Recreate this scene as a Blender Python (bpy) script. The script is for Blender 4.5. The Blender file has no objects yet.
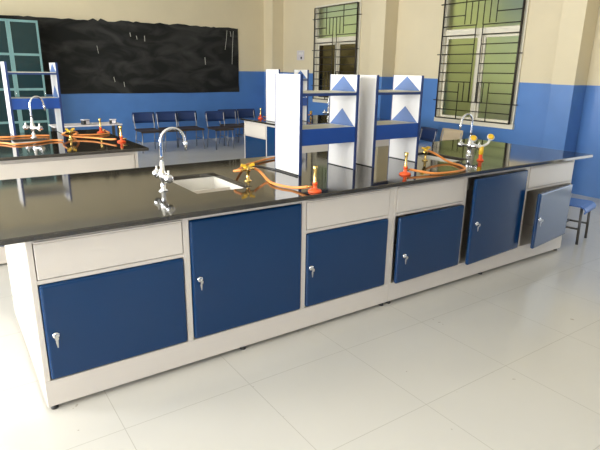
import bpy, bmesh, math, random
from mathutils import Vector, Matrix
random.seed(4)
SC = bpy.context.scene
COL = SC.collection
PI = math.pi

# ---------------------------------------------------------------- materials
def new_mat(name):
    m = bpy.data.materials.new(name); m.use_nodes = True
    nt = m.node_tree
    return m, nt, nt.nodes['Principled BSDF']

def mat(name, col, rough=.5, metal=0., spec=.5, var=.06, scale=9., bump=0., coat=0.):
    m, nt, b = new_mat(name)
    tc = nt.nodes.new('ShaderNodeTexCoord')
    nz = nt.nodes.new('ShaderNodeTexNoise'); nz.inputs['Scale'].default_value = scale; nz.inputs['Detail'].default_value = 4
    nt.links.new(tc.outputs['Object'], nz.inputs['Vector'])
    mx = nt.nodes.new('ShaderNodeMix'); mx.data_type = 'RGBA'
    mx.inputs[6].default_value = tuple(c*(1-var) for c in col)+(1,)
    mx.inputs[7].default_value = tuple(min(1, c*(1+var)) for c in col)+(1,)
    nt.links.new(nz.outputs['Fac'], mx.inputs[0]); nt.links.new(mx.outputs[2], b.inputs['Base Color'])
    b.inputs['Roughness'].default_value = rough; b.inputs['Metallic'].default_value = metal
    b.inputs['Specular IOR Level'].default_value = spec
    if coat: b.inputs['Coat Weight'].default_value = coat; b.inputs['Coat Roughness'].default_value = .08
    if bump:
        bp = nt.nodes.new('ShaderNodeBump'); bp.inputs['Strength'].default_value = bump; bp.inputs['Distance'].default_value = .01
        nt.links.new(nz.outputs['Fac'], bp.inputs['Height']); nt.links.new(bp.outputs['Normal'], b.inputs['Normal'])
    return m

def math_node(nt, op, a, b=None, c=None):
    n = nt.nodes.new('ShaderNodeMath'); n.operation = op
    for i, v in enumerate((a, b, c)):
        if v is None: continue
        if isinstance(v, (int, float)): n.inputs[i].default_value = v
        else: nt.links.new(v, n.inputs[i])
    return n.outputs[0]

def mix_col(nt, fac, a, b):
    mx = nt.nodes.new('ShaderNodeMix'); mx.data_type = 'RGBA'
    for i, v in ((6, a), (7, b)):
        if isinstance(v, tuple): mx.inputs[i].default_value = v+(1,)
        else: nt.links.new(v, mx.inputs[i])
    if isinstance(fac, (int, float)): mx.inputs[0].default_value = fac
    else: nt.links.new(fac, mx.inputs[0])
    return mx.outputs[2]

CREAM = (.69, .60, .41)
WBLUE = (.082, .205, .50)
def wall_mat(name, z0, slope=0.):
    m, nt, b = new_mat(name)
    g = nt.nodes.new('ShaderNodeNewGeometry'); s = nt.nodes.new('ShaderNodeSeparateXYZ')
    nt.links.new(g.outputs['Position'], s.inputs[0])
    nz = nt.nodes.new('ShaderNodeTexNoise'); nz.inputs['Scale'].default_value = 2.2; nz.inputs['Detail'].default_value = 5
    nt.links.new(g.outputs['Position'], nz.inputs['Vector'])
    lvl = math_node(nt, 'ADD', z0, math_node(nt, 'MULTIPLY', s.outputs[1], slope))
    up = math_node(nt, 'GREATER_THAN', s.outputs[2], lvl)
    cr = mix_col(nt, nz.outputs['Fac'], tuple(c*.94 for c in CREAM), tuple(c*1.05 for c in CREAM))
    bl = mix_col(nt, nz.outputs['Fac'], tuple(c*.85 for c in WBLUE), tuple(c*1.15 for c in WBLUE))
    nt.links.new(mix_col(nt, up, bl, cr), b.inputs['Base Color'])
    nt.links.new(math_node(nt, 'ADD', .3, math_node(nt, 'MULTIPLY', up, .35)), b.inputs['Roughness'])
    bp = nt.nodes.new('ShaderNodeBump'); bp.inputs['Strength'].default_value = .12; bp.inputs['Distance'].default_value = .02
    n2 = nt.nodes.new('ShaderNodeTexNoise'); n2.inputs['Scale'].default_value = 7; n2.inputs['Detail'].default_value = 3
    nt.links.new(g.outputs['Position'], n2.inputs['Vector'])
    nt.links.new(n2.outputs['Fac'], bp.inputs['Height']); nt.links.new(bp.outputs['Normal'], b.inputs['Normal'])
    return m

def floor_mat():
    m, nt, b = new_mat('glossy_white_tiles')
    g = nt.nodes.new('ShaderNodeNewGeometry'); s = nt.nodes.new('ShaderNodeSeparateXYZ')
    nt.links.new(g.outputs['Position'], s.inputs[0])
    def line(c, o, w):
        f = math_node(nt, 'FRACT', math_node(nt, 'DIVIDE', math_node(nt, 'SUBTRACT', c, o), w))
        d = math_node(nt, 'ABSOLUTE', math_node(nt, 'SUBTRACT', f, .5))
        return math_node(nt, 'GREATER_THAN', d, .5-.0016/w)
    gl = math_node(nt, 'MAXIMUM', line(s.outputs[0], .26, .635), line(s.outputs[1], -.31, .62))
    nz = nt.nodes.new('ShaderNodeTexNoise'); nz.inputs['Scale'].default_value = 1.4; nz.inputs['Detail'].default_value = 6
    nt.links.new(g.outputs['Position'], nz.inputs['Vector'])
    sp = nt.nodes.new('ShaderNodeTexNoise'); sp.inputs['Scale'].default_value = 13; sp.inputs['Detail'].default_value = 2
    nt.links.new(g.outputs['Position'], sp.inputs['Vector'])
    speck = math_node(nt, 'GREATER_THAN', sp.outputs['Fac'], .755)
    tile = mix_col(nt, nz.outputs['Fac'], (.585, .565, .52), (.645, .625, .58))
    c = mix_col(nt, speck, tile, (.45, .42, .36))
    c = mix_col(nt, gl, c, (.46, .44, .39))
    nt.links.new(c, b.inputs['Base Color'])
    nt.links.new(math_node(nt, 'ADD', .10, math_node(nt, 'MULTIPLY', nz.outputs['Fac'], .14)), b.inputs['Roughness'])
    b.inputs['Specular IOR Level'].default_value = .5
    return m

def granite_mat():
    m, nt, b = new_mat('dark_polished_granite')
    g = nt.nodes.new('ShaderNodeNewGeometry')
    v = nt.nodes.new('ShaderNodeTexNoise'); v.inputs['Scale'].default_value = 160; v.inputs['Detail'].default_value = 3
    n = nt.nodes.new('ShaderNodeTexNoise'); n.inputs['Scale'].default_value = 3; n.inputs['Detail'].default_value = 5
    for q in (v, n): nt.links.new(g.outputs['Position'], q.inputs['Vector'])
    c = mix_col(nt, n.outputs['Fac'], (.020, .0165, .0115), (.030, .025, .0175))
    f = math_node(nt, 'GREATER_THAN', v.outputs['Fac'], .64)
    nt.links.new(mix_col(nt, f, c, (.08, .07, .055)), b.inputs['Base Color'])
    nt.links.new(math_node(nt, 'ADD', .035, math_node(nt, 'MULTIPLY', n.outputs['Fac'], .06)), b.inputs['Roughness'])
    b.inputs['Specular IOR Level'].default_value = 1.0
    return m

def chalkboard_mat():
    m, nt, b = new_mat('chalk_smeared_black_paint')
    g = nt.nodes.new('ShaderNodeNewGeometry')
    mp = nt.nodes.new('ShaderNodeMapping'); mp.inputs['Scale'].default_value = (1.1, 1, 2.3)
    nt.links.new(g.outputs['Position'], mp.inputs['Vector'])
    n = nt.nodes.new('ShaderNodeTexNoise'); n.inputs['Scale'].default_value = 1.3; n.inputs['Detail'].default_value = 7; n.inputs['Distortion'].default_value = 1.2
    nt.links.new(mp.outputs[0], n.inputs['Vector'])
    r = nt.nodes.new('ShaderNodeValToRGB')
    r.color_ramp.elements[0].position = .42; r.color_ramp.elements[0].color = (.011, .011, .010, 1)
    r.color_ramp.elements[1].position = .78; r.color_ramp.elements[1].color = (.055, .055, .05, 1)
    nt.links.new(n.outputs['Fac'], r.inputs[0]); nt.links.new(r.outputs[0], b.inputs['Base Color'])
    b.inputs['Roughness'].default_value = .75; b.inputs['Specular IOR Level'].default_value = .25
    return m

def glass_mat(name, col, rough, trans=1.):
    m, nt, b = new_mat(name)
    b.inputs['Base Color'].default_value = col+(1,); b.inputs['Roughness'].default_value = rough
    b.inputs['Transmission Weight'].default_value = trans; b.inputs['IOR'].default_value = 1.3
    nz = nt.nodes.new('ShaderNodeTexNoise'); nz.inputs['Scale'].default_value = 40
    bp = nt.nodes.new('ShaderNodeBump'); bp.inputs['Strength'].default_value = .05
    nt.links.new(nz.outputs['Fac'], bp.inputs['Height']); nt.links.new(bp.outputs['Normal'], b.inputs['Normal'])
    return m

M = dict(
    white=mat('white_laminate', (.74, .72, .70), .34, var=.02),
    cabinet=mat('warm_white_laminate', (.67, .615, .555), .32, var=.02),
    blue_door=mat('navy_blue_door_laminate', (.004, .036, .115), .17, spec=.36, var=.06, scale=3),
    black=mat('black_plastic', (.02, .02, .02), .5),
    steel=mat('brushed_steel', (.62, .62, .6), .28, 1.),
    chrome=mat('chrome', (.86, .86, .87), .09, 1., var=.01),
    granite=granite_mat(),
    ceramic=mat('white_ceramic', (.82, .8, .75), .22, var=.02),
    royal=mat('royal_blue_laminate', (.014, .066, .30), .3),
    edge=mat('dark_blue_edge_band', (.016, .04, .15), .35),
    sky=mat('mid_blue_laminate', (.07, .15, .385), .4),
    shelf=mat('pale_grey_shelf_board', (.62, .585, .46), .45),
    brass=mat('brass', (.72, .5, .17), .25, 1.),
    yellow=mat('yellow_plastic', (.85, .52, .03), .35),
    red=mat('orange_red_enamel', (.85, .10, .02), .3),
    hose=mat('orange_rubber_hose', (.78, .27, .06), .4),
    chair_blue=mat('navy_chair_plastic', (.012, .035, .13), .4),
    chair_tube=mat('dull_steel_tube', (.30, .30, .31), .4, .8),
    seat_dark=mat('dark_brown_seat', (.05, .035, .03), .5),
    pale_wood=mat('pale_wood', (.50, .40, .27), .5, var=.15),
    dark_steel=mat('dark_grey_tube', (.12, .11, .10), .35, .7),
    teal=mat('teal_painted_steel', (.16, .30, .30), .4),
    teal_pane=mat('dark_teal_glazing', (.008, .03, .034), .15),
    chalk=chalkboard_mat(),
    chalk_line=mat('white_chalk', (.5, .49, .42), .9),
    frame=mat('cream_window_frame', (.74, .69, .55), .4),
    iron=mat('dark_iron_bars', (.035, .028, .022), .5, .4),
    leaf=mat('leafy_green', (.56, .60, .28), .7, var=.35, scale=2.5, bump=.6),
    soil=mat('earth', (.35, .28, .18), .9),
    ceiling=mat('white_ceiling_paint', (.8, .77, .68), .8),
    floor=floor_mat(),
    wall=wall_mat('cream_and_blue_painted_wall', 1.428, .0135),
    plate=mat('white_switch_plastic', (.62, .58, .60), .4),
    stool_top=mat('blue_stool_seat', (.10, .2, .52), .22),
    pane_green=glass_mat('green_tinted_glass', (.90, .95, .82), .4),
    pane_olive=glass_mat('olive_tinted_glass', (.76, .77, .55), .4),
    pane_brown=glass_mat('brown_tinted_glass', (.20, .15, .12), .1),
    pane_clear=glass_mat('clear_glass', (.9, .93, .92), .05),
)

# ---------------------------------------------------------------- mesh builder
class MB:
    def __init__(s): s.v = []; s.f = []; s.sm = []
    def add(s, vs, fs, smooth=False):
        o = len(s.v); s.v += [Vector(p) for p in vs]
        for f in fs: s.f.append([i+o for i in f]); s.sm.append(smooth)
        return s
    def box(s, x0, x1, y0, y1, z0, z1):
        vs = [(x, y, z) for x in (x0, x1) for y in (y0, y1) for z in (z0, z1)]
        return s.add(vs, [(0, 1, 3, 2), (4, 6, 7, 5), (0, 4, 5, 1), (2, 3, 7, 6), (0, 2, 6, 4), (1, 5, 7, 3)])
    def tube(s, pts, r, n=10, closed=False):
        pts = [Vector(p) for p in pts]; rs = r if isinstance(r, (list, tuple)) else [r]*len(pts)
        vs = []; fs = []; prev = None
        for i, p in enumerate(pts):
            a = pts[max(i-1, 0)]; b = pts[min(i+1, len(pts)-1)]
            t = (b-a).normalized()
            if prev is None:
                ref = Vector((0, 0, 1)) if abs(t.z) < .9 else Vector((1, 0, 0))
                u = t.cross(ref).normalized()
            else:
                u = (prev-t*prev.dot(t)).normalized()
            prev = u; w = t.cross(u)
            for k in range(n):
                an = 2*PI*k/n
                vs.append(p+u*(math.cos(an)*rs[i])+w*(math.sin(an)*rs[i]))
        for i in range(len(pts)-1):
            for k in range(n):
                fs.append((i*n+k, i*n+(k+1) % n, (i+1)*n+(k+1) % n, (i+1)*n+k))
        s.add(vs, fs, True)
        s.add([vs[k] for k in range(n)], [tuple(range(n))])
        s.add([vs[(len(pts)-1)*n+k] for k in range(n)], [tuple(range(n))])
        return s
    def lathe(s, prof, c=(0, 0, 0), axis='Z', n=20, direction=None):
        c = Vector(c)
        d = Vector(direction).normalized() if direction else {'X': Vector((1, 0, 0)), 'Y': Vector((0, 1, 0)), 'Z': Vector((0, 0, 1))}[axis]
        ref = Vector((0, 0, 1)) if abs(d.z) < .9 else Vector((1, 0, 0))
        u = d.cross(ref).normalized(); w = d.cross(u)
        vs = []; fs = []
        for r, h in prof:
            for k in range(n):
                an = 2*PI*k/n
                vs.append(c+d*h+u*(math.cos(an)*r)+w*(math.sin(an)*r))
        for i in range(len(prof)-1):
            for k in range(n):
                fs.append((i*n+k, i*n+(k+1) % n, (i+1)*n+(k+1) % n, (i+1)*n+k))
        s.add(vs, fs, True)
        s.add([vs[k] for k in range(n)], [tuple(range(n))]); s.add([vs[(len(prof)-1)*n+k] for k in range(n)], [tuple(range(n))])
        return s
    def prism(s, poly, d):
        """poly: list of 3D points in one plane, d: extrusion vector"""
        a = [Vector(p) for p in poly]; d = Vector(d); n = len(a)
        vs = a+[p+d for p in a]
        fs = [tuple(range(n)), tuple(range(2*n-1, n-1, -1))]+[(i, (i+1) % n, n+(i+1) % n, n+i) for i in range(n)]
        return s.add(vs, fs)
    def sweep_profile(s, prof, x0, x1, th):
        """a bent sheet: prof = list of (y,z), extruded from x0 to x1, thickness th (downwards)"""
        n = len(prof); vs = []
        for x in (x0, x1):
            vs += [(x, y, z) for y, z in prof]
            for i, (y, z) in enumerate(prof):
                a = prof[max(i-1, 0)]; b = prof[min(i+1, n-1)]
                t = Vector((b[0]-a[0], b[1]-a[1])).normalized(); nn = Vector((t.y, -t.x))
                vs.append((x, y+nn.x*th, z+nn.y*th))
        fs = []
        for i in range(n-1):
            fs += [(i, i+1, 2*n+i+1, 2*n+i), (n+i, n+i+1, 3*n+i+1, 3*n+i), (i, i+1, n+i+1, n+i), (2*n+i, 2*n+i+1, 3*n+i+1, 3*n+i)]
        fs += [(0, n, 3*n, 2*n), (n-1, 2*n-1, 4*n-1, 3*n-1)]
        return s.add(vs, fs, False)
    def build(s, name, m, parent=None, bevel=0., kind=None, world=False, seg=2, smooth_all=False):
        off = Vector((0, 0, 0))
        if world and parent is not None: off = parent.location.copy()
        me = bpy.data.meshes.new(name)
        me.from_pydata([p-off for p in s.v], [], s.f)
        bm = bmesh.new(); bm.from_mesh(me)
        for f, q in zip(bm.faces, s.sm): f.smooth = q or smooth_all
        bmesh.ops.remove_doubles(bm, verts=bm.verts, dist=1e-6)
        bmesh.ops.recalc_face_normals(bm, faces=bm.faces)
        bm.to_mesh(me); bm.free()
        o = bpy.data.objects.new(name, me); COL.objects.link(o)
        me.materials.append(m)
        if parent is not None: o.parent = parent
        if bevel:
            b = o.modifiers.new('bevel', 'BEVEL'); b.width = bevel; b.segments = seg; b.limit_method = 'ANGLE'; b.angle_limit = math.radians(50)
        if kind: o['kind'] = kind
        return o

def box(*a): return MB().box(*a)
def spline(pts, k=8):
    P = [Vector(p) for p in pts]; P = [P[0]*2-P[1]]+P+[P[-1]*2-P[-2]]; out = []
    for i in range(1, len(P)-2):
        a, b, c, d = P[i-1:i+3]
        for j in range(k):
            t = j/k
            out.append(.5*((2*b)+(c-a)*t+(2*a-5*b+4*c-d)*t*t+(3*b-a-3*c+d)*t**3))
    out.append(P[-2]); return out

def thing(name, label, cat, loc=(0, 0, 0), rz=0., group=None):
    o = bpy.data.objects.new(name, None); COL.objects.link(o); o.empty_display_size = .1
    o.location = loc; o.rotation_euler = (0, 0, rz); tag(o, label, cat, group); return o
def tag(o, label, cat, group=None):
    o['label'] = label; o['category'] = cat
    if group: o['group'] = group
    return o
KIDS = {}
def kids(o): return [c for c in bpy.data.objects if c.parent == o]
def copy_tree(o, parent=None):
    c = o.copy(); COL.objects.link(c)
    if parent is not None: c.parent = parent
    for ch in kids(o): copy_tree(ch, c)
    return c
def dup(o, label, loc, rz=0., group=None):
    c = copy_tree(o); c.location = loc; c.rotation_euler = (0, 0, rz); c['label'] = label
    if group: c['group'] = group
    return c

# ---------------------------------------------------------------- camera
cam_d = bpy.data.cameras.new('camera'); cam = bpy.data.objects.new('camera', cam_d); COL.objects.link(cam)
cam_d.sensor_fit = 'HORIZONTAL'; cam_d.sensor_width = 36; cam_d.lens = 518.836/600*36; cam_d.clip_start = .05
R = Matrix(((0.8245401393087685, 0.1484969708564942, -0.5459690543566752), (-0.5656079560373357, 0.24169309027064345, -0.7884618508099767), (0.014872751458419159, 0.9589228852008237, 0.2832767224856006)))
cam.matrix_world = Matrix.Translation((-.22648, -2.36281, 1.55827)) @ R.to_4x4()
SC.camera = cam

# ---------------------------------------------------------------- the room
XL, XR, YF, YB, H = -3.6, 6.8, -5.0, 9.0, 3.3
box(XL-.2, XR+.2, YF-.2, YB+.2, -.1, .014).build('floor', M['floor'], kind='structure')
box(XL-.2, XR+.2, YF-.2, YB+.2, H, H+.15).build('ceiling', M['ceiling'], kind='structure')
box(XL-.2, XR+.2, YB, YB+.2, 0, H).build('wall_back', M['wall'], kind='structure')

def wall_with_openings(name, axis, p0, p1, a0, a1, ops):
    """axis 'x': the wall lies at x in p0..p1 and runs along y from a0 to a1; ops = (start, end, z0, z1)"""
    mb = MB()
    def bx(u0, u1, z0, z1):
        if u1-u0 < 1e-4 or z1-z0 < 1e-4: return
        if axis == 'x': mb.box(p0, p1, u0, u1, z0, z1)
        else: mb.box(u0, u1, p0, p1, z0, z1)
    cur = a0
    for s0, s1, z0, z1 in sorted(ops):
        bx(cur, s0, 0, H); bx(s0, s1, 0, z0); bx(s0, s1, z1, H); cur = s1
    bx(cur, a1, 0, H)
    return mb.build(name, M['wall'], kind='structure')
W1 = (5.82, 7.28, .93, 2.90); W2 = (2.27, 3.74, .80, 2.75)
DOOR = (-1.75, -.25, 0, 2.3)
wall_with_openings('wall_right', 'x', XR, XR+.2, YF, YB, [W1, W2, DOOR])
LEFT = [(-3.8, -2.0, .85, 2.7), (-1.2, .6, .85, 2.7), (1.6, 3.4, .85, 2.7), (4.6, 6.4, .85, 2.7)]
wall_with_openings('wall_left', 'x', XL-.2, XL, YF, YB, LEFT)
FRONT = [(-2.2, -.4, .85, 2.6), (1.0, 2.8, .85, 2.6), (4.2, 6.0, .85, 2.6)]
wall_with_openings('wall_front', 'y', YF-.2, YF, XL, XR, FRONT)
# columns standing proud of the right wall
box(6.5, XR, 1.29, 1.60, 0, H).build('trim_1', M['wall'], kind='structure', bevel=.004)
box(6.5, XR, 4.83, 5.20, 0, H).build('trim_2', M['wall'], kind='structure', bevel=.004)
box(6.5, XR, 8.6, YB, 0, H).build('trim_3', M['wall'], kind='structure', bevel=.004)

def window(name, W, z_tr, panes, top_pane):
    y0, y1, z0, z1 = W
    fr = MB()
    xa, xb = XR-.03, XR+.07
    fr.box(xa-.015, xb, y0-.02, y1+.02, z0-.015, z0+.06); fr.box(xa, xb, y0, y1, z1-.05, z1)
    fr.box(xa, xb, y0-.01, y0+.05, z0+.06, z1-.05); fr.box(xa, xb, y1-.05, y1+.01, z0+.06, z1-.05)
    fr.box(xa+.02, xb-.01, y0+.05, y1-.05, z_tr-.05, z_tr+.05)
    ym = (y0+y1)/2
    fr.box(xa+.02, xb-.01, ym-.035, ym+.035, z0+.06, z_tr-.05)
    f = fr.build(name, M['frame'], kind='structure', bevel=.004)
    box(XR+.03, XR+.036, y0+.05, ym-.035, z0+.06, z_tr-.05).build('pane', M[panes[0]], f)
    box(XR+.03, XR+.036, ym+.035, y1-.05, z0+.06, z_tr-.05).build('pane', M[panes[1]], f)
    box(XR+.03, XR+.036, y0+.05, y1-.05, z_tr+.05, z1-.05).build('pane', M[top_pane], f)
    sh = MB()
    for a, b in ((y0+.055, y0+.09), (ym-.075, ym-.04), (ym+.04, ym+.075), (y1-.09, y1-.055)): sh.box(XR+.015, XR+.045, a, b, z0+.065, z_tr-.055)
    for a, b in ((y0+.09, ym-.075), (ym+.075, y1-.09)):
        sh.box(XR+.015, XR+.045, a, b, z0+.065, z0+.1); sh.box(XR+.015, XR+.045, a, b, z_tr-.09, z_tr-.055)
    sh.build('sash', M['frame'], f)
    # iron security grille in front: picket motifs above and below, plain horizontal bars between
    g = MB(); xg = XR-.07; r = .0085
    def s2y(s): return y1-.03-s*(y1-y0-.06)           # s = 0 at the far jamb, 1 at the near jamb
    def hb(s0, s1, z, rr=r): g.tube([(xg, s2y(s0), z), (xg, s2y(s1), z)], rr, 6)
    def vb(s, za, zb, rr=r): g.tube([(xg, s2y(s), za), (xg, s2y(s), zb)], rr, 6)
    zb, zt = z0+.06, z1-.05
    vb(0, zb, zt, .013); vb(1, zb, zt, .018)
    hb(0, 1, zt); hb(0, 1, zb)
    step = .153
    zl1, zl2, zl3 = zb+.14, zb+.28, zb+.58               # lower motif
    hb(0, 1, zl1); hb(-.05, 1.05, zl2)
    vb(.30, zb, zl3-.02) ; vb(.70, zb, zl2)
    for s in (.37, .45): vb(s, zl2, zl3)
    for s in (.56, .63, .70): vb(s, zl2, zl3)
    hb(0, .3, zl2+.14); hb(.70, 1, zl2+.15)
    z = zl3
    zt1 = z_tr+.09
    n = max(2, round((zt1-.14-zl3)/step))
    for i in range(n+1):
        zz = zl3+(zt1-.14-zl3)*i/n
        full = (i == n//2+1)
        if full: hb(-.05, 1.05, zz)
        else: hb(0, .455, zz); hb(.545, 1, zz)
    vb(.455, zl2, zt1); vb(.545, zl2, zt1)
    hb(0, .46, zt1); hb(.54, 1, zt1)
    zt2 = min(zt1+.34, zt-.02)
    hb(-.05, 1.05, zt2)
    for s in (.30, .38, .46, .54, .62, .70): vb(s, zt1 if s in (.46, .54) else zt1+.02, zt2)
    hb(0, .3, zt1+.15); hb(.7, 1, zt1+.17)
    vb(.3, zt2, zt); vb(.7, zt2, zt)
    if zt-zt2 > .2: hb(0, 1, (zt+zt2)/2)
    for s, z in ((-.05, zl2), (1.05, zl2), (-.05, zt2), (1.05, zt2)):
        g.tube([(xg, s2y(s), z), (XR-.03, s2y(s), z)], r, 6)
    g.build('grille', M['iron'], f)
    return f
window('window_1', W1, 2.20, ('pane_brown', 'pane_brown'), 'pane_green')
window('window_2', W2, 2.19, ('pane_green', 'pane_olive'), 'pane_olive')
def plain_window(name, axis, p, a0, a1, z0, z1):
    mb = MB()
    def bx(u0, u1, za, zb, d=.04):
        if axis == 'x': mb.box(p-d, p+d, u0, u1, za, zb)
        else: mb.box(u0, u1, p-d, p+d, za, zb)
    bx(a0, a1, z0, z0+.05); bx(a0, a1, z1-.05, z1); bx(a0, a0+.05, z0+.05, z1-.05); bx(a1-.05, a1, z0+.05, z1-.05)
    m = (a0+a1)/2; bx(m-.03, m+.03, z0+.05, z1-.05, .03)
    return mb.build(name, M['frame'], kind='structure')
n = 3
for a in LEFT: plain_window('window_%d' % n, 'x', XL-.1, *a); n += 1
for a in FRONT: plain_window('window_%d' % n, 'y', YF-.1, *a); n += 1
mb = MB(); mb.box(XR+.02, XR+.12, -1.75, -1.69, 0, 2.3); mb.box(XR+.02, XR+.12, -.31, -.25, 0, 2.3); mb.box(XR+.02, XR+.12, -1.69, -.31, 2.24, 2.3)
mb.build('door_1', M['frame'], kind='structure')
# outside ground
box(XR+.2, 30, -20, 30, -.35, -.25).build('ground', M['soil'], kind='structure')
box(-20, XL-.2, -20, 30, -.35, -.25).build('ground', M['soil'], kind='structure')

# bushes outside the two barred windows
def bush(label, loc, sx, sy, sz, seed):
    rr = random.Random(seed)
    bm = bmesh.new(); bmesh.ops.create_icosphere(bm, subdivisions=4, radius=1)
    lobes = [(Vector((rr.uniform(-1, 1), rr.uniform(-1, 1), rr.uniform(-.6, 1))).normalized(), rr.uniform(.04, .10)) for _ in range(24)]
    for v in bm.verts:
        d = v.co.normalized(); k = 1+rr.uniform(-.07, .07)
        for l, a in lobes: k += a*max(0, d.dot(l)-.75)*3
        v.co = Vector((d.x*sx, d.y*sy, d.z*sz))*k
    t = thing('bush', label, 'bush', (loc[0], loc[1], -.25), 0, 'bushes outside the windows')
    me = bpy.data.meshes.new('foliage'); bm.to_mesh(me); bm.free(); me.materials.append(M['leaf'])
    o = bpy.data.objects.new('foliage', me); COL.objects.link(o); o.parent = t; o.location = (0, 0, sz*.95)
    MB().tube([(0, 0, 0), (.03, .02, sz*.5)], .07, 8).build('trunk', M['seat_dark'], t)
for i, (x, y, a, b, c, lab) in enumerate([(9.5, 5.75, 1.0, 1.3, 1.75, 'green bush seen through the far part of the large barred window'), (9.6, 9.0, 1.1, 1.4, 1.75, 'green bush outside between the two barred windows'), (9.6, 12.6, 1.2, 1.6, 1.8, 'green bush outside the dark barred window by the corner'), (9.5, 2.6, 1.0, 1.3, 1.7, 'green bush outside the near part of the large barred window')]):
    bush(lab, (x, y), a, b, c, i)

# ---------------------------------------------------------------- blackboard and cupboard on the back wall
rr = random.Random(2)
top = []; x = -.9
while x < 5.79:
    top.append((x, YB-.016, 2.455+.0135*x*.5+rr.uniform(-.012, .012)+(.03 if rr.random() < .12 else 0))); x += rr.uniform(.05, .16)
top.append((5.80, YB-.016, 2.49))
side = [(5.80+rr.uniform(-.006, .006), YB-.016, z) for z in (2.2, 1.9, 1.6, 1.3)]
bot = [(5.81, YB-.016, 1.075)]+[(5.8-.45*i, YB-.016, 1.07+rr.uniform(-.006, .006)) for i in range(1, 15)]+[(-.9, YB-.016, 1.07)]
bb = thing('blackboard', 'long black painted chalkboard with ragged top edge on the back wall', 'blackboard', (2.5, YB-.016, 1.07))
MB().prism(top+side+bot, (0, .012, 0)).build('board_surface', M['chalk'], bb, world=True)
def chalk(pts, r=.0055): MB().tube([(x, YB-.018, z) for x, z in pts], r, 5).build('chalk_mark', M['chalk_line'], bb, world=True)
chalk([(5.52, 2.44), (5.50, 2.25), (5.46, 2.02)]); chalk([(5.68, 2.43), (5.66, 2.2), (5.63, 1.7)]); chalk([(5.60, 2.42), (5.62, 2.3)])
chalk([(4.95, 1.84), (4.96, 1.68)], .008); chalk([(3.3, 2.28), (3.31, 2.2)], .008); chalk([(3.43, 2.22), (3.44, 2.15)], .007); chalk([(3.6, 2.23), (3.6, 2.12)], .007)
chalk([(2.62, 2.0), (2.64, 1.85)], .005); chalk([(2.9, 1.4), (2.92, 1.3)], .006); chalk([(3.1, 1.3), (3.11, 1.2)], .006)

cu = thing('display_cupboard', 'tall teal steel cupboard with dark glazed doors before the blackboard', 'cupboard', (.55, 8.6, .014))
body = MB(); X0, X1 = -.42, 1.50; Y0, Y1 = 8.42, 8.80; Z0, Z1 = .12, 2.36
body.box(X0, X1, Y1-.02, Y1, Z0, Z1); body.box(X0, X0+.03, Y0+.03, Y1-.02, Z0, Z1); body.box(X1-.03, X1, Y0+.03, Y1-.02, Z0, Z1)
body.box(X0+.03, X1-.03, Y0+.03, Y1-.02, Z0, Z0+.03); body.box(X0+.03, X1-.03, Y0+.03, Y1-.02, Z1-.03, Z1)
body.build('body', M['teal'], cu, world=True)
for z in (.6, 1.18, 1.78): box(X0+.03, X1-.03, Y0+.05, Y1-.02, z-.01, z+.01).build('shelf', M['teal'], cu, world=True)
cols = [X0, .06, .54, 1.02, X1]
for i in range(4):
    a, b = cols[i]+.002, cols[i+1]-.002; d = MB(); w = .034
    d.box(a, a+w, Y0, Y0+.028, Z0, Z1); d.box(b-w, b, Y0, Y0+.028, Z0, Z1)
    for z in (Z0+.02, .6, 1.18, 1.78, Z1-.02): d.box(a+w, b-w, Y0, Y0+.028, z-.02, z+.02)
    dd = d.build('door', M['teal'], cu, world=True)
    box(a+w, b-w, Y0+.010, Y0+.016, Z0+.04, Z1-.04).build('pane', M['teal_pane'], dd).location = -cu.location
    MB().tube([(b-w/2, Y0-.02, 1.05), (b-w/2, Y0-.02, 1.15)], .006, 8).build('handle', M['chrome'], dd).location = -cu.location
for x in (X0+.05, X1-.05):
    for y in (Y0+.06, Y1-.05): box(x-.02, x+.02, y-.02, y+.02, .014, Z0).build('leg', M['teal'], cu, world=True)

sw = thing('switch_board', 'small pale switch plate high on the wall beside the dark barred window', 'switch', (XR, 7.86, 1.9))
box(XR-.012, XR, 7.72, 8.0, 1.81, 2.02).build('plate', M['plate'], sw, bevel=.004, world=True)
for y in (7.78, 7.84, 7.90): box(XR-.02, XR-.012, y-.018, y+.018, 1.93, 1.98).build('switch_rocker', M['ceramic'], sw, bevel=.003, world=True)
MB().lathe([(.03, 0), (.03, .004), (.012, .006)], (XR-.012, 7.82, 1.86), direction=(-1, 0, 0)).build('socket', M['black'], sw, world=True)

# ---------------------------------------------------------------- lab bench parts
ZT, ZG = .894, .868
def lock(parent, x, z, y, key=True):
    """cam lock with a hanging key, at (x, z) on a door whose outer face is at y (parent's own coordinates)"""
    l = MB().lathe([(.016, 0), (.016, .006), (.013, .011), (.006, .0115)], (x, y, z), direction=(0, -1, 0), n=18).build('lock', M['chrome'], parent)
    if key:
        k = MB()
        k.box(x-.0015, x+.0015, y-.030, y-.0115, z-.003, z+.003)
        k.prism([(x-.002, y-.032, z+.007), (x-.010, y-.030, z-.003), (x-.007, y-.028, z-.016), (x+.004, y-.028, z-.016), (x+.007, y-.030, z-.003)], (0, -.0025, 0))
        k.prism([(x-.003, y-.020, z-.012), (x-.006, y-.018, z-.026), (x-.001, y-.017, z-.056), (x+.003, y-.017, z-.056), (x+.005, y-.018, z-.024)], (0, -.0022, 0))
        k.build('key', M['steel'], parent)

def foot(parent, x, y):
    MB().lathe([(.017, 0), (.017, .010), (.010, .014), (.010, .03)], (x, y, .014), n=14).build('levelling_foot', M['black'], parent, world=True)

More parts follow.
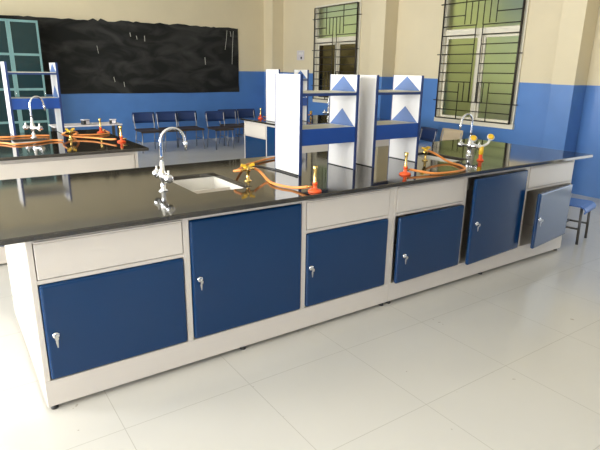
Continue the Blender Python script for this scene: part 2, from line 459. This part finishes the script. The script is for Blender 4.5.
def half_bench(label, x0, x1, bays, depth, group):
    """bays: (xa, xb, kind, door angle, lock x, lock z)"""
    t = thing('bench_cabinet', label, 'cabinet', (x0, 0, 0), 0, group)
    zp, zd, zB = .1744, .650, .839
    ends = [x0]+[v for b in bays for v in b[:2]]+[x1]
    for i in range(0, len(ends), 2): box(ends[i], ends[i+1], 0, depth, zp-.002, ZG).build('upright', M['cabinet'], t, bevel=.0025, world=True)
    e = MB()
    for xa, xb, kind, *_ in bays:
        e.box(xa, xb, .02, depth-.02, zp-.02, zp-.002)
        e.box(xa, xb, .002, .03, zB, ZG)
        e.box(xa, xb, depth*.5, depth*.5+.016, zp-.002, zB)
        if kind == 'drawer': e.box(xa, xb, .002, depth*.5, zd, zd+.018)
        e.box(xa, xb, depth-.018, depth, zp-.02, ZG)
    e.build('inner_panels', M['cabinet'], t, world=True)
    p = MB(); p.box(x0, x1, .0, .018, .04, zp-.002); p.box(x0, x1, depth-.018, depth, .04, .15); p.box(x0, x0+.018, .018, depth-.018, .04, .15); p.box(x1-.018, x1, .018, depth-.018, .04, .15)
    p.build('plinth', M['cabinet'], t, bevel=.0025, world=True)
    for xa, xb, kind, ang, lx, lz in bays:
        g = .003; zt = zB if kind == 'tall' else zd
        w = xb-xa-2*g
        d = box(-w, 0, -.020, .010, zp+g, zt-g).build('door', M['blue_door'], t, bevel=.014, seg=4)
        d.location = (xb-g-x0, .008 if ang == 0 else -.010, 0); d.rotation_euler = (0, 0, ang)
        lock(d, lx-(xb-g), lz, -.020)
        if kind == 'drawer':
            f = MB(); za, zb = zd+.022, zB-.004
            f.box(xa+.004, xb-.004, -.004, .012, za, zb)
            dr = f.build('drawer', M['cabinet'], t, bevel=.003, world=True)
            h = MB(); h.box(xa+.004, xb-.004, -.012, .004, zb+.0035, zb+.012)
            h.build('finger_rail', M['cabinet'], dr, bevel=.002).location = -t.location
    for x in (x0+.03, (x0+x1)/2-.04, x1-.035): foot(t, x, .026); foot(t, x, depth-.03)
    return t
half_bench('white bench cabinet with three closed blue doors, the half nearest the viewer', 0, 2.1555,
    [(.0255, .698, 'drawer', 0, .070, .402), (.7316, 1.4219, 'tall', 0, .774, .518), (1.4543, 2.1141, 'drawer', 0, 1.485, .434)], 1.18, None)
half_bench('white bench cabinet with two blue doors left ajar, the half towards the stool', 2.158, 4.3325,
    [(2.178, 2.8512, 'drawer', .02, 2.240, .374), (2.8906, 3.6033, 'tall', .062, 2.945, .50), (3.6631, 4.3302-.012, 'drawer', .135, 3.700, .43)], 1.18, None)

def worktop(label, x0, x1, y0, y1, holes, group=None):
    """slab with rectangular sink cut-outs"""
    mb = MB(); xs = sorted({x0, x1, *[h[0] for h in holes], *[h[1] for h in holes]}); ys = sorted({y0, y1, *[h[2] for h in holes], *[h[3] for h in holes]})
    idx = {}
    def vid(i, j, k):
        if (i, j, k) not in idx: idx[(i, j, k)] = len(mb.v); mb.v.append(Vector((xs[i], ys[j], (ZG, ZT)[k])))
        return idx[(i, j, k)]
    def solid(i, j):
        if i < 0 or j < 0 or i >= len(xs)-1 or j >= len(ys)-1: return False
        cx, cy = (xs[i]+xs[i+1])/2, (ys[j]+ys[j+1])/2
        return not any(h[0] < cx < h[1] and h[2] < cy < h[3] for h in holes)
    def face(*q): mb.f.append(list(q)); mb.sm.append(False)
    for i in range(len(xs)-1):
        for j in range(len(ys)-1):
            if not solid(i, j): continue
            face(*[vid(a, b, 1) for a, b in ((i, j), (i+1, j), (i+1, j+1), (i, j+1))]); face(*[vid(a, b, 0) for a, b in ((i, j), (i, j+1), (i+1, j+1), (i+1, j))])
            for (di, dj, a, b) in ((-1, 0, (i, j), (i, j+1)), (1, 0, (i+1, j), (i+1, j+1)), (0, -1, (i, j), (i+1, j)), (0, 1, (i, j+1), (i+1, j+1))):
                if not solid(i+di, j+dj): face(vid(*a, 0), vid(*b, 0), vid(*b, 1), vid(*a, 1))
    o = mb.build('granite_worktop', M['granite'], bevel=.004)
    return tag(o, label, 'worktop', group)
S1 = (.915, 1.265, .30, .83); S2 = (3.02, 3.30, .31, .79)
worktop('long dark polished granite worktop over the blue-doored main bench', -.16, 4.515, -.06, 1.254, [S1, S2])
# edge trim
def sink(label, h, depth=.22, group=None):
    x0, x1, y0, y1 = h; t = thing('lab_sink', label, 'sink', ((x0+x1)/2, (y0+y1)/2, ZG-depth), 0, group)
    m = MB(); e = .012; zt = ZG-.001; zb = ZG-depth
    m.box(x0-e, x0, y0-e, y1+e, zb, zt); m.box(x1, x1+e, y0-e, y1+e, zb, zt); m.box(x0, x1, y0-e, y0, zb, zt); m.box(x0, x1, y1, y1+e, zb, zt); m.box(x0, x1, y0, y1, zb, zb+e)
    m.build('basin', M['ceramic'], t, world=True)
    MB().lathe([(.03, 0), (.03, .004), (.014, .005), (.012, .001)], ((x0+x1)/2, (y0+y1)/2, zb+e), n=18).build('drain', M['steel'], t, world=True)
    return t
sink('white rectangular sink sunk into the main worktop, beside the nearer chrome tap', S1)
sink('white rectangular sink near the worktop end, beside the yellow-capped eyewash', S2)

# reagent racks ------------------------------------------------------------
def rack(label, loc, w, h, z_up, z_lo, d=.327, group='reagent racks'):
    """origin: near left foot on the worktop; heights measured from the worktop"""
    t = thing('reagent_rack', label, 'rack', loc, 0, group); th = .018; b = .007
    for x, inner in ((0, th), (w-th, 0)):
        p = box(x, x+th, .003, d-.003, .006, h).build('side_panel', M['white'], t)
        for ya in (-.004, d-.003): box(x-.001, x+th+.001, ya, ya+.007, 0, h+.001).build('edge_band', M['edge'], p)
        box(x+.002, x+th-.002, .01, d-.01, 0, .006).build('gap_shade_strip', M['black'], p)  # black strip stands in for the shade in the gap under the panel
        xi = x+th if inner else x-.002
        for zb, ht in ((z_up+.013, h-.006-z_up-.013), (z_lo+.052, .118)):
            MB().prism([(xi, .012, zb), (xi, d-.012, zb), (xi, d*.5, zb+ht)], (.002, 0, 0)).build('triangle_panel', M['sky'], p)
    s = box(th, w-th, .004, d-.004, z_up-.010, z_up+.012).build('upper_shelf', M['shelf'], t)
    for ya in (-.003, d-.004): box(th, w-th, ya, ya+.007, z_up-.012, z_up+.006).build('shelf_edge', M['edge'], s)
    s = box(th, w-th, .016, d-.016, z_lo+.030, z_lo+.050).build('lower_shelf', M['shelf'], t)
    for y in (.0, d-.016): box(th, w-th, y, y+.016, z_lo-.054, z_lo+.052).build('fascia', M['royal'], t, bevel=.001)
    return t
rack('white and blue shelf rack on the main bench, between the nearer sink and its twin', (1.698, .438, ZT), .488, .649, .526, .250, .297)
rack('white and blue shelf rack on the main bench, the one nearer the large barred window', (2.347, .438, ZT), .468, .649, .526, .250, .297)

# taps --------------------------------------------------------------------
def gooseneck_tap(label, loc, rz, group='chrome gooseneck taps'):
    t = thing('gooseneck_tap', label, 'tap', loc, rz, group)
    b = MB(); b.lathe([(.026, 0), (.026, .006), (.014, .012), (.012, .06), (.016, .066), (.021, .075), (.021, .105), (.014, .118), (.012, .17)], n=18)
    b.tube([(0, -.075, .086), (0, .075, .086)], [.013, .013], 14)
    body = b.build('body', M['chrome'], t, smooth_all=True)
    for s in (-1, 1):
        h = MB(); h.lathe([(.012, 0), (.022, .004), (.026, .018), (.023, .036), (.012, .04)], (0, s*.075, .086), direction=(0, s, 0), n=12)
        h.tube([(0, s*.09, .086), (-.0, s*.095, .132)], .006, 8)
        h.build('handle', M['chrome'], t)
    n = MB(); r = .07; pts = [(0, 0, .16), (0, 0, .2), (0, 0, .24)]
    for k in range(0, 13):
        a = PI-PI*k/12*1.02; pts.append((r+r*math.cos(a), 0, .28+r*math.sin(a)))
    pts.append((2*r+.004, 0, .265))
    n.tube(pts, .0085, 12); n.build('spout', M['chrome'], t)
    MB().lathe([(.0095, 0), (.0115, .004), (.0105, .022), (.006, .034), (.006, .045)], (2*r+.004, 0, .272), direction=(.08, 0, -1), n=12).build('nozzle', M['chrome'], t)
    return t
tap = gooseneck_tap('chrome gooseneck tap on the main bench, left of the nearer sink', (.778, .463, ZT), 0)
tap2 = dup(tap, 'chrome gooseneck tap on the main bench, close by the eyewash', (3.455, .45, ZT), PI)

def gas_valve(label, loc, rz, group='yellow gas cocks'):
    t = thing('gas_valve', label, 'gas valve', loc, rz, group)
    b = MB(); b.lathe([(.024, 0), (.024, .005), (.011, .01), (.010, .055), (.017, .062), (.02, .078), (.014, .095)], n=16)
    b.build('stem', M['brass'], t, smooth_all=True)
    for s in (-1, 1):
        a = MB(); d = Vector((s, .25*s, 0)).normalized()
        p = [Vector((0, 0, .075))+d*x for x in (.0, .02, .026, .032, .038, .044, .056)]
        a.tube(p, [.011, .011, .008, .010, .008, .010, .006], 10)
        a.build('hose_barb', M['brass'], t)
        h = MB(); c = Vector((0, 0, .08))+d*.018
        h.lathe([(.010, 0), (.014, .006), (.014, .016)], c, n=12)
        h.add(*_bar(c+Vector((0, 0, .018)), c+Vector((s*.026, -.01*s, .024)), .013, .007))
        h.build('lever', M['yellow'], t)
    return t
def _bar(a, b, w, hgt):
    a = Vector(a); b = Vector(b); t = (b-a).normalized(); u = t.cross(Vector((0, 0, 1))).normalized(); v = u.cross(t)
    vs = [p+u*(su*w)+v*(sv*hgt) for p in (a, b) for su in (-1, 1) for sv in (-1, 1)]
    return vs, [(0, 1, 3, 2), (4, 6, 7, 5), (0, 4, 5, 1), (2, 3, 7, 6), (0, 2, 6, 4), (1, 5, 7, 3)]
valve = gas_valve('yellow-levered brass gas valve on the main bench, right of the nearer sink', (1.328, .465, ZT), 0)
dup(valve, 'yellow-levered brass gas valve on the main bench, left of the farther sink', (2.925, .455, ZT), .25)

def burner(label, loc, rz, group='bunsen burners'):
    t = thing('bunsen_burner', label, 'burner', loc, rz, group)
    MB().lathe([(.040, 0), (.040, .007), (.034, .013), (.015, .018), (.012, .026), (.011, .042)], n=22).build('base', M['red'], t, bevel=.0, smooth_all=True)
    MB().lathe([(.009, .03), (.0115, .04), (.0115, .062), (.0095, .066), (.0095, .118), (.012, .130), (.0155, .150), (.012, .152)], n=16).build('burner_tube', M['brass'], t, smooth_all=True)
    MB().lathe([(.0145, 0), (.0145, .018)], (0, 0, .040), n=14).build('air_collar', M['red'], t)
    MB().tube([(-.01, 0, .03), (-.035, 0, .03), (-.05, 0, .03)], [.007, .007, .0055], 10).build('gas_inlet', M['brass'], t)
    return t
bun = burner('orange-footed bunsen burner on the front edge of the worktop, by the nearer shelf rack', (1.512, .002, ZT), 2.6-PI)
bun['label'] = 'orange-footed bunsen burner on the main worktop, in front of the nearer shelf rack'
dup(bun, 'orange-footed bunsen burner on the main worktop, in front of the farther shelf rack', (2.358, .115, ZT), PI+.2)

def hose(label, pts, r=.0085, group='orange rubber gas hoses'):
    o = MB().tube(spline(pts), r, 10).build('gas_hose', M['hose'])
    return tag(o, label, 'hose', group)
zh = ZT+.0105
hose('orange hose curving from the nearer gas valve to the nearer bunsen burner', [(1.380, .479, ZT+.075), (1.42, .475, .945), (1.43, .40, zh), (1.40, .29, zh), (1.405, .20, zh), (1.435, .12, zh), (1.46, .055, .915), (1.473, .020, ZT+.03)])
hose('orange hose running back behind the nearer shelf rack from its gas valve', [(1.276, .451, ZT+.075), (1.262, .52, .955), (1.38, .70, .92), (1.56, .92, zh), (1.70, 1.0, zh), (1.84, 1.08, zh), (2.02, 1.13, zh), (2.2, 1.15, zh)])
hose('orange hose looping out from the farther gas valve back to its burner', [(2.972, .483, ZT+.075), (3.02, .44, .945), (3.0, .28, zh), (2.94, .12, zh), (2.86, .012, zh), (2.74, -.025, zh), (2.62, -.022, zh), (2.52, .01, zh), (2.45, .075, .915), (2.408, .122, ZT+.03)])

ew = thing('eyewash', 'white twin-headed eyewash with yellow caps at the worktop end', 'eyewash', (3.325, .235, ZT))
MB().lathe([(.028, 0), (.028, .01), (.016, .016), (.015, .05)], n=16).build('base', M['red'], ew, smooth_all=True)
MB().lathe([(.015, .05), (.019, .055), (.019, .105), (.014, .115)], n=16).build('stem', M['yellow'], ew, smooth_all=True)
a = MB(); a.tube(spline([(-.085, .03, .165), (-.075, .03, .135), (-.03, .01, .118), (.0, 0, .115), (.03, -.005, .122), (.065, -.01, .14), (.078, -.01, .17)], 5), .010, 10); a.build('arm', M['ceramic'], ew)
for p in ((-.085, .03, .165), (.078, -.01, .170)):
    h = MB(); d = (-.55, -.75, .75); h.lathe([(.012, 0), (.026, .018), (.030, .030)], p, direction=d, n=16)
    hh = h.build('spray_head', M['ceramic'], ew, smooth_all=True)
    q = Vector(p)+Vector(d).normalized()*.030
    MB().lathe([(.024, 0), (.024, .007), (.017, .013)], q, direction=d, n=16).build('dust_cap', M['yellow'], hh)

# thin dark pipe lying along the foot of the nearer rack
tag(MB().tube(spline([(1.60, .98, ZT+.005), (1.655, .83, ZT+.005), (1.672, .66, ZT+.005), (1.674, .42, ZT+.005)]), .0045, 8).build('cable', M['black']), 'thin dark cable lying along the foot of the nearer shelf rack', 'cable')

# ---------------------------------------------------------------- rear benches
def rear_bench(label, x0, x1, y0, y1, bays, end_bays=()):
    t = thing('bench_cabinet', label, 'cabinet', ((x0+x1)/2, (y0+y1)/2, 0))
    c = MB(); zp, zd, zB = .1744, .650, .839
    c.box(x0, x1, y0+.012, y1-.012, .15, ZG) if not end_bays else c.box(x0+.012, x1, y0+.012, y1-.012, .15, ZG)
    for a, b, k in bays:
        pass
    xs = [x0]+[b for a in bays for b in a[:2]]+[x1]
    for i in range(0, len(xs), 2): c.box(xs[i], xs[i+1], y0, y0+.012, .15, ZG)
    if end_bays:
        ys = [y0]+[b for a in end_bays for b in a[:2]]+[y1]
        for i in range(0, len(ys), 2): c.box(x0, x0+.012, ys[i], ys[i+1], .15, ZG)
    c.build('carcass', M['cabinet'], t, world=True)
    box(x0, x1, y0, y1, .03, .1725).build('plinth', M['cabinet'], t, world=True)
    for a, b, k in bays:
        zt = zB if k == 'tall' else zd
        d = box(a+.003, b-.003, y0-.008, y0+.011, zp+.003, zt-.003).build('door', M['blue_door'], t, bevel=.004, world=True)
        if k != 'tall': box(a+.003, b-.003, y0-.008, y0+.011, zd+.02, zB-.004).build('drawer', M['cabinet'], t, bevel=.003, world=True)
    for a, b, k in end_bays:
        zt = zB if k == 'tall' else zd
        d = box(x0-.008, x0+.011, a+.003, b-.003, zp+.003, zt-.003).build('door', M['blue_door'], t, bevel=.004, world=True)
        if k != 'tall': box(x0-.008, x0+.011, a+.003, b-.003, zd+.02, zB-.004).build('drawer', M['cabinet'], t, bevel=.003, world=True)
    for x in (x0+.04, x1-.04):
        for y in (y0+.04, y1-.04): MB().lathe([(.02, 0), (.02, .017)], (x, y, .014), n=12).build('levelling_foot', M['black'], t, world=True)
    return t
LX1, LY0, LY1 = 1.195, 2.18, 3.90
rear_bench('white rear bench cabinet of drawers below the rack standing before the teal cupboard', -2.6, LX1, LY0+.06, LY1-.06, [(-.9, -.1, 'drawer'), (-.06, LX1-.03, 'drawer')])
LS = (.33, .62, 3.02, 3.30)
worktop('dark granite worktop of the rear bench in front of the teal cupboard', -2.75, 1.28, LY0, LY1, [LS])
sink('pale sink in the rear worktop, in front of the teal cupboard', LS)
RX0, RY0, RY1 = 3.43, 3.2, 4.50
rear_bench('white rear bench cabinet with blue doors on its end, by the row of chairs', RX0+.05, 5.25, RY0+.05, RY1-.03, [], [(RY0+.08, RY0+.62, 'tall'), (RY0+.65, RY1-.06, 'drawer')])
RS = (4.75, 5.05, 3.65, 4.05)
worktop('dark granite worktop of the rear bench by the row of blue chairs', RX0, 5.36, RY0, RY1, [RS])
sink('sink in the rear worktop behind the shelf racks', RS)
rack('white and blue shelf rack on the rear bench in front of the teal cupboard', (.38, 3.53, ZT), .47, .715, .610, .318, .33)
rack('white and blue shelf rack on the rear bench near the dark barred window', (3.56, 3.65, ZT), .48, .69, .56, .27, .33)
dup(tap, 'chrome gooseneck tap in front of the rack by the teal cupboard', (.535, 3.38, ZT), .5).scale = (1.08, 1.08, 1.12)
dup(tap, 'chrome gooseneck tap on the rear bench, seen between the shelves of the nearer rack', (4.56, 3.86, ZT), 0)
dup(valve, 'yellow-levered gas valve on the rear bench before the teal cupboard', (.81, 3.05, ZT), .2)
dup(valve, 'yellow-levered gas valve on the rear bench, seen between the shelves of the nearer rack', (4.33, 3.98, ZT), .9)
dup(bun, 'orange-footed bunsen burner at the near right corner of the rear bench by the cupboard', (1.181, 2.66, ZT), PI)
dup(bun, 'orange-footed bunsen burner at the far edge of the rear bench by the cupboard', (1.21, 3.52, ZT), PI*.8)
dup(bun, 'orange-footed bunsen burner on the rear bench beside the row of chairs', (3.66, 4.30, ZT), 0)
hose('orange hose stretched straight to the burner at the corner of the rear bench', [(.762, 3.027, ZT+.075), (.75, 3.1, .94), (.85, 3.12, .915), (.98, 2.98, .912), (1.06, 2.8, .915), (1.1, 2.70, .92), (1.131, 2.66, ZT+.03)])
hose('orange hose curling round the burner at the far edge of the rear bench', [(.858, 3.073, ZT+.075), (.90, 3.16, .94), (.90, 3.36, zh), (1.0, 3.30, zh), (1.15, 3.28, zh), (1.25, 3.36, zh), (1.275, 3.46, zh), (1.262, 3.56, .91), (1.25, 3.55, ZT+.03)])
hose('orange hose lying along the front of the sink before the cupboard', [(-.5, 3.2, zh), (.0, 3.22, zh), (.22, 3.02, zh), (.30, 2.86, zh), (.40, 2.86, zh), (.52, 2.92, zh), (.64, 3.0, zh), (.72, 2.95, zh)])
hose('orange hose lying behind the sink before the cupboard', [(-.4, 3.62, zh), (.1, 3.56, zh), (.30, 3.45, zh), (.42, 3.47, zh), (.56, 3.46, zh), (.68, 3.40, zh)])
hose('orange hose on the rear bench leading away from the burner by the chairs', [(3.71, 4.30, ZT+.03), (3.76, 4.29, .91), (3.84, 4.22, zh), (4.0, 4.15, zh), (4.2, 4.10, zh), (4.27, 4.05, .93), (4.307, 3.929, ZT+.075)])

# ---------------------------------------------------------------- chairs, desk, stool
def chair(label, loc, rz, back='chair_blue', group=None):
    """local: front towards -Y"""
    t = thing('school_chair', label, 'chair', loc, rz, group)
    bk = MB(); n = 9
    vs = []; fs = []
    for j, z in enumerate((.545, .60, .70, .755)):
        for i in range(n):
            u = -1+2*i/(n-1); w = .215 if j in (1, 2) else .205
            vs.append((u*w, .20-.03*(1-u*u)*-1+.035*(z-.545)/.2, z))
    for j in range(3):
        for i in range(n-1): fs.append((j*n+i, j*n+i+1, (j+1)*n+i+1, (j+1)*n+i))
    k = len(vs); vs += [(x, y+.012, z) for x, y, z in vs]; fs += [tuple(q+k for q in f) for f in fs]
    for i in range(n-1): fs += [(i, i+1, k+i+1, k+i), (3*n+i, 3*n+i+1, k+3*n+i+1, k+3*n+i)]
    for j in range(3): fs += [(j*n, (j+1)*n, k+(j+1)*n, k+j*n), (j*n+n-1, (j+1)*n+n-1, k+(j+1)*n+n-1, k+j*n+n-1)]
    bk.add(vs, fs, True); bk.build('backrest', M[back], t)
    MB().sweep_profile([(-.215, .395), (-.20, .418), (-.16, .425), (0, .420), (.14, .425), (.19, .44)], -.20, .20, .016).build('seat', M['seat_dark'] if back == 'chair_blue' else M[back], t)
    for s in (-1, 1):
        MB().tube(spline([(s*.17, .175, .40), (s*.185, .19, .50), (s*.185, .222, .60), (s*.185, .236, .72)], 4), .010, 8).build('back_upright', M['chair_tube'], t)
        MB().tube([(s*.17, -.17, .405), (s*.19, -.20, 0)], .010, 8).build('leg', M['chair_tube'], t)
        MB().tube([(s*.17, .17, .405), (s*.19, .23, 0)], .010, 8).build('leg', M['chair_tube'], t)
    f = MB(); f.tube([(-.03, -.17, .402), (.17, -.17, .402), (.17, .17, .402), (-.17, .17, .402), (-.17, -.17, .402), (-.02, -.17, .402)], .009, 8)
    for s in (-1, 1):
        MB().tube([(s*.18, -.185, .2), (s*.18, .20, .2)], .008, 8).build('side_rail', M['chair_tube'], t)
    f.build('seat_frame', M['chair_tube'], t)
    return t
cy = 7.72
ch = chair('navy blue school chair at the left end of the row under the blackboard', (3.13, cy, .014), 0, group='blue chairs along the back wall')
ch.scale = (1.05, 1.05, .97)
for x, dy, lab in ((3.59, .0, 'navy blue school chair, second from the left of the row under the blackboard'), (4.02, .02, 'navy blue school chair, third from the left of the row under the blackboard'), (4.55, -.25, 'navy blue school chair pulled slightly forward, right of the blackboard chairs'), (5.0, .1, 'navy blue school chair just left of the rear bench corner'), (5.46, .1, 'navy blue school chair largely hidden behind the rear bench corner')):
    dup(ch, lab, (x, cy+dy, .014), random.uniform(-.06, .06))
dup(ch, 'dark blue chair under the large barred window, behind the racks', (5.85, 3.32, .014), -PI/2-.25)['group'] = 'chairs under the large window'
chair('pale wooden-backed chair beneath the large barred window', (5.85, 2.82, .014), -PI/2-.1, 'pale_wood', 'chairs under the large window')

st = thing('lab_stool', 'low blue-topped stool with curved seat edge and dark tube legs', 'stool', (4.74, .21, .014), .22)
pr = [(-.205, .305), (-.212, .335), (-.195, .362), (-.16, .375), (-.1, .375), (.1, .375), (.16, .375), (.19, .362), (.205, .335)]
MB().sweep_profile(pr, -.17, .17, .012).build('seat', M['stool_top'], st, smooth_all=False)
for x in (-.145, .145):
    for y in (-.165, .165): MB().tube([(x, y, .365), (x, y*1.05, 0)], .0125, 10).build('leg', M['dark_steel'], st)
for x in (-.145, .145):
    MB().tube([(x, -.17, .15), (x, .17, .15)], .010, 8).build('side_rail', M['dark_steel'], st)
for y in (-.165, .165): MB().tube([(-.145, y, .357), (.145, y, .357)], .010, 8).build('seat_rail', M['dark_steel'], st)
MB().tube([(-.145, 0, .15), (.145, 0, .15)], .010, 8).build('cross_rail', M['dark_steel'], st)

dk = thing('desk', 'low grey-topped desk behind the cupboard-side rear bench', 'desk', (1.7, 6.1, .014))
box(1.15, 2.14, 5.95, 6.35, .72, .74).build('desk_top', M['plate'], dk, bevel=.003, world=True)
for x in (1.2, 2.09):
    for y in (6.0, 6.3): box(x-.02, x+.02, y-.02, y+.02, .014, .72).build('leg', M['dark_steel'], dk, world=True)
def carton(label, x, y, a, w, d, h):
    t = thing('carton', label, 'box', (x, y, .74), a, 'small boxes on the far desk')
    box(-w/2, w/2, -d/2, d/2, 0, h-.012).build('body', M['black'], t, bevel=.003)
    box(-w/2-.002, w/2+.002, -d/2-.002, d/2+.002, h-.012, h).build('lid', M['plate'], t, bevel=.002)
    box(-w*.1, w*.45, -d/2-.003, -d/2, h*.1, h*.75).build('paper_label', M['plate'], t)
carton('small dark box with a pale face at the left of the far desk', 1.62, 6.08, .3, .10, .08, .075)
carton('small dark box with a pale face at the right end of the far desk', 2.02, 6.04, -.3, .10, .08, .07)

# ---------------------------------------------------------------- light
w = bpy.data.worlds.new('daylight'); SC.world = w; w.use_nodes = True
bg = w.node_tree.nodes['Background']
tc = w.node_tree.nodes.new('ShaderNodeTexSky'); tc.sky_type = 'HOSEK_WILKIE'; tc.sun_direction = (-.6, -.2, .75); tc.turbidity = 5
w.node_tree.links.new(tc.outputs[0], bg.inputs['Color']); bg.inputs['Strength'].default_value = 1.6
def area(name, loc, rot, sx, sy, power, col=(1, .97, .92)):
    l = bpy.data.lights.new(name, 'AREA'); l.shape = 'RECTANGLE'; l.size = sx; l.size_y = sy; l.energy = power; l.color = col
    o = bpy.data.objects.new(name, l); COL.objects.link(o); o.location = loc; o.rotation_euler = rot
    return o
for (a, b, z0, z1), pw in zip(LEFT, (185, 225, 310, 320)):
    area('daylight_left', (XL-.25, (a+b)/2, (z0+z1)/2), (0, -PI/2-.38, 0), z1-z0, b-a, pw, (.97, .99, 1))
for (a, b, z0, z1), pw in zip(FRONT, (34, 4, 2)):
    area('daylight_front', ((a+b)/2, YF-.25, (z0+z1)/2), (PI/2, 0, 0), b-a, z1-z0, pw, (.98, .99, 1))
area('daylight_doorway', (XR+.3, -1.0, 1.15), (0, PI/2, 0), 2.2, 1.4, 33, (.85, .93, 1))
sl = bpy.data.lights.new('sun', 'SUN'); sl.energy = 3.2; sl.angle = .02; sl.color = (1, .96, .88)
so = bpy.data.objects.new('sun', sl); COL.objects.link(so); so.rotation_euler = Vector((.52, .12, -.85)).to_track_quat('-Z', 'Y').to_euler()

vs = SC.view_settings
SC.display_settings.display_device = 'sRGB'
vs.view_transform = 'Standard'; vs.look = 'None'; vs.gamma = 1; vs.use_curve_mapping = False; vs.exposure = 0.0
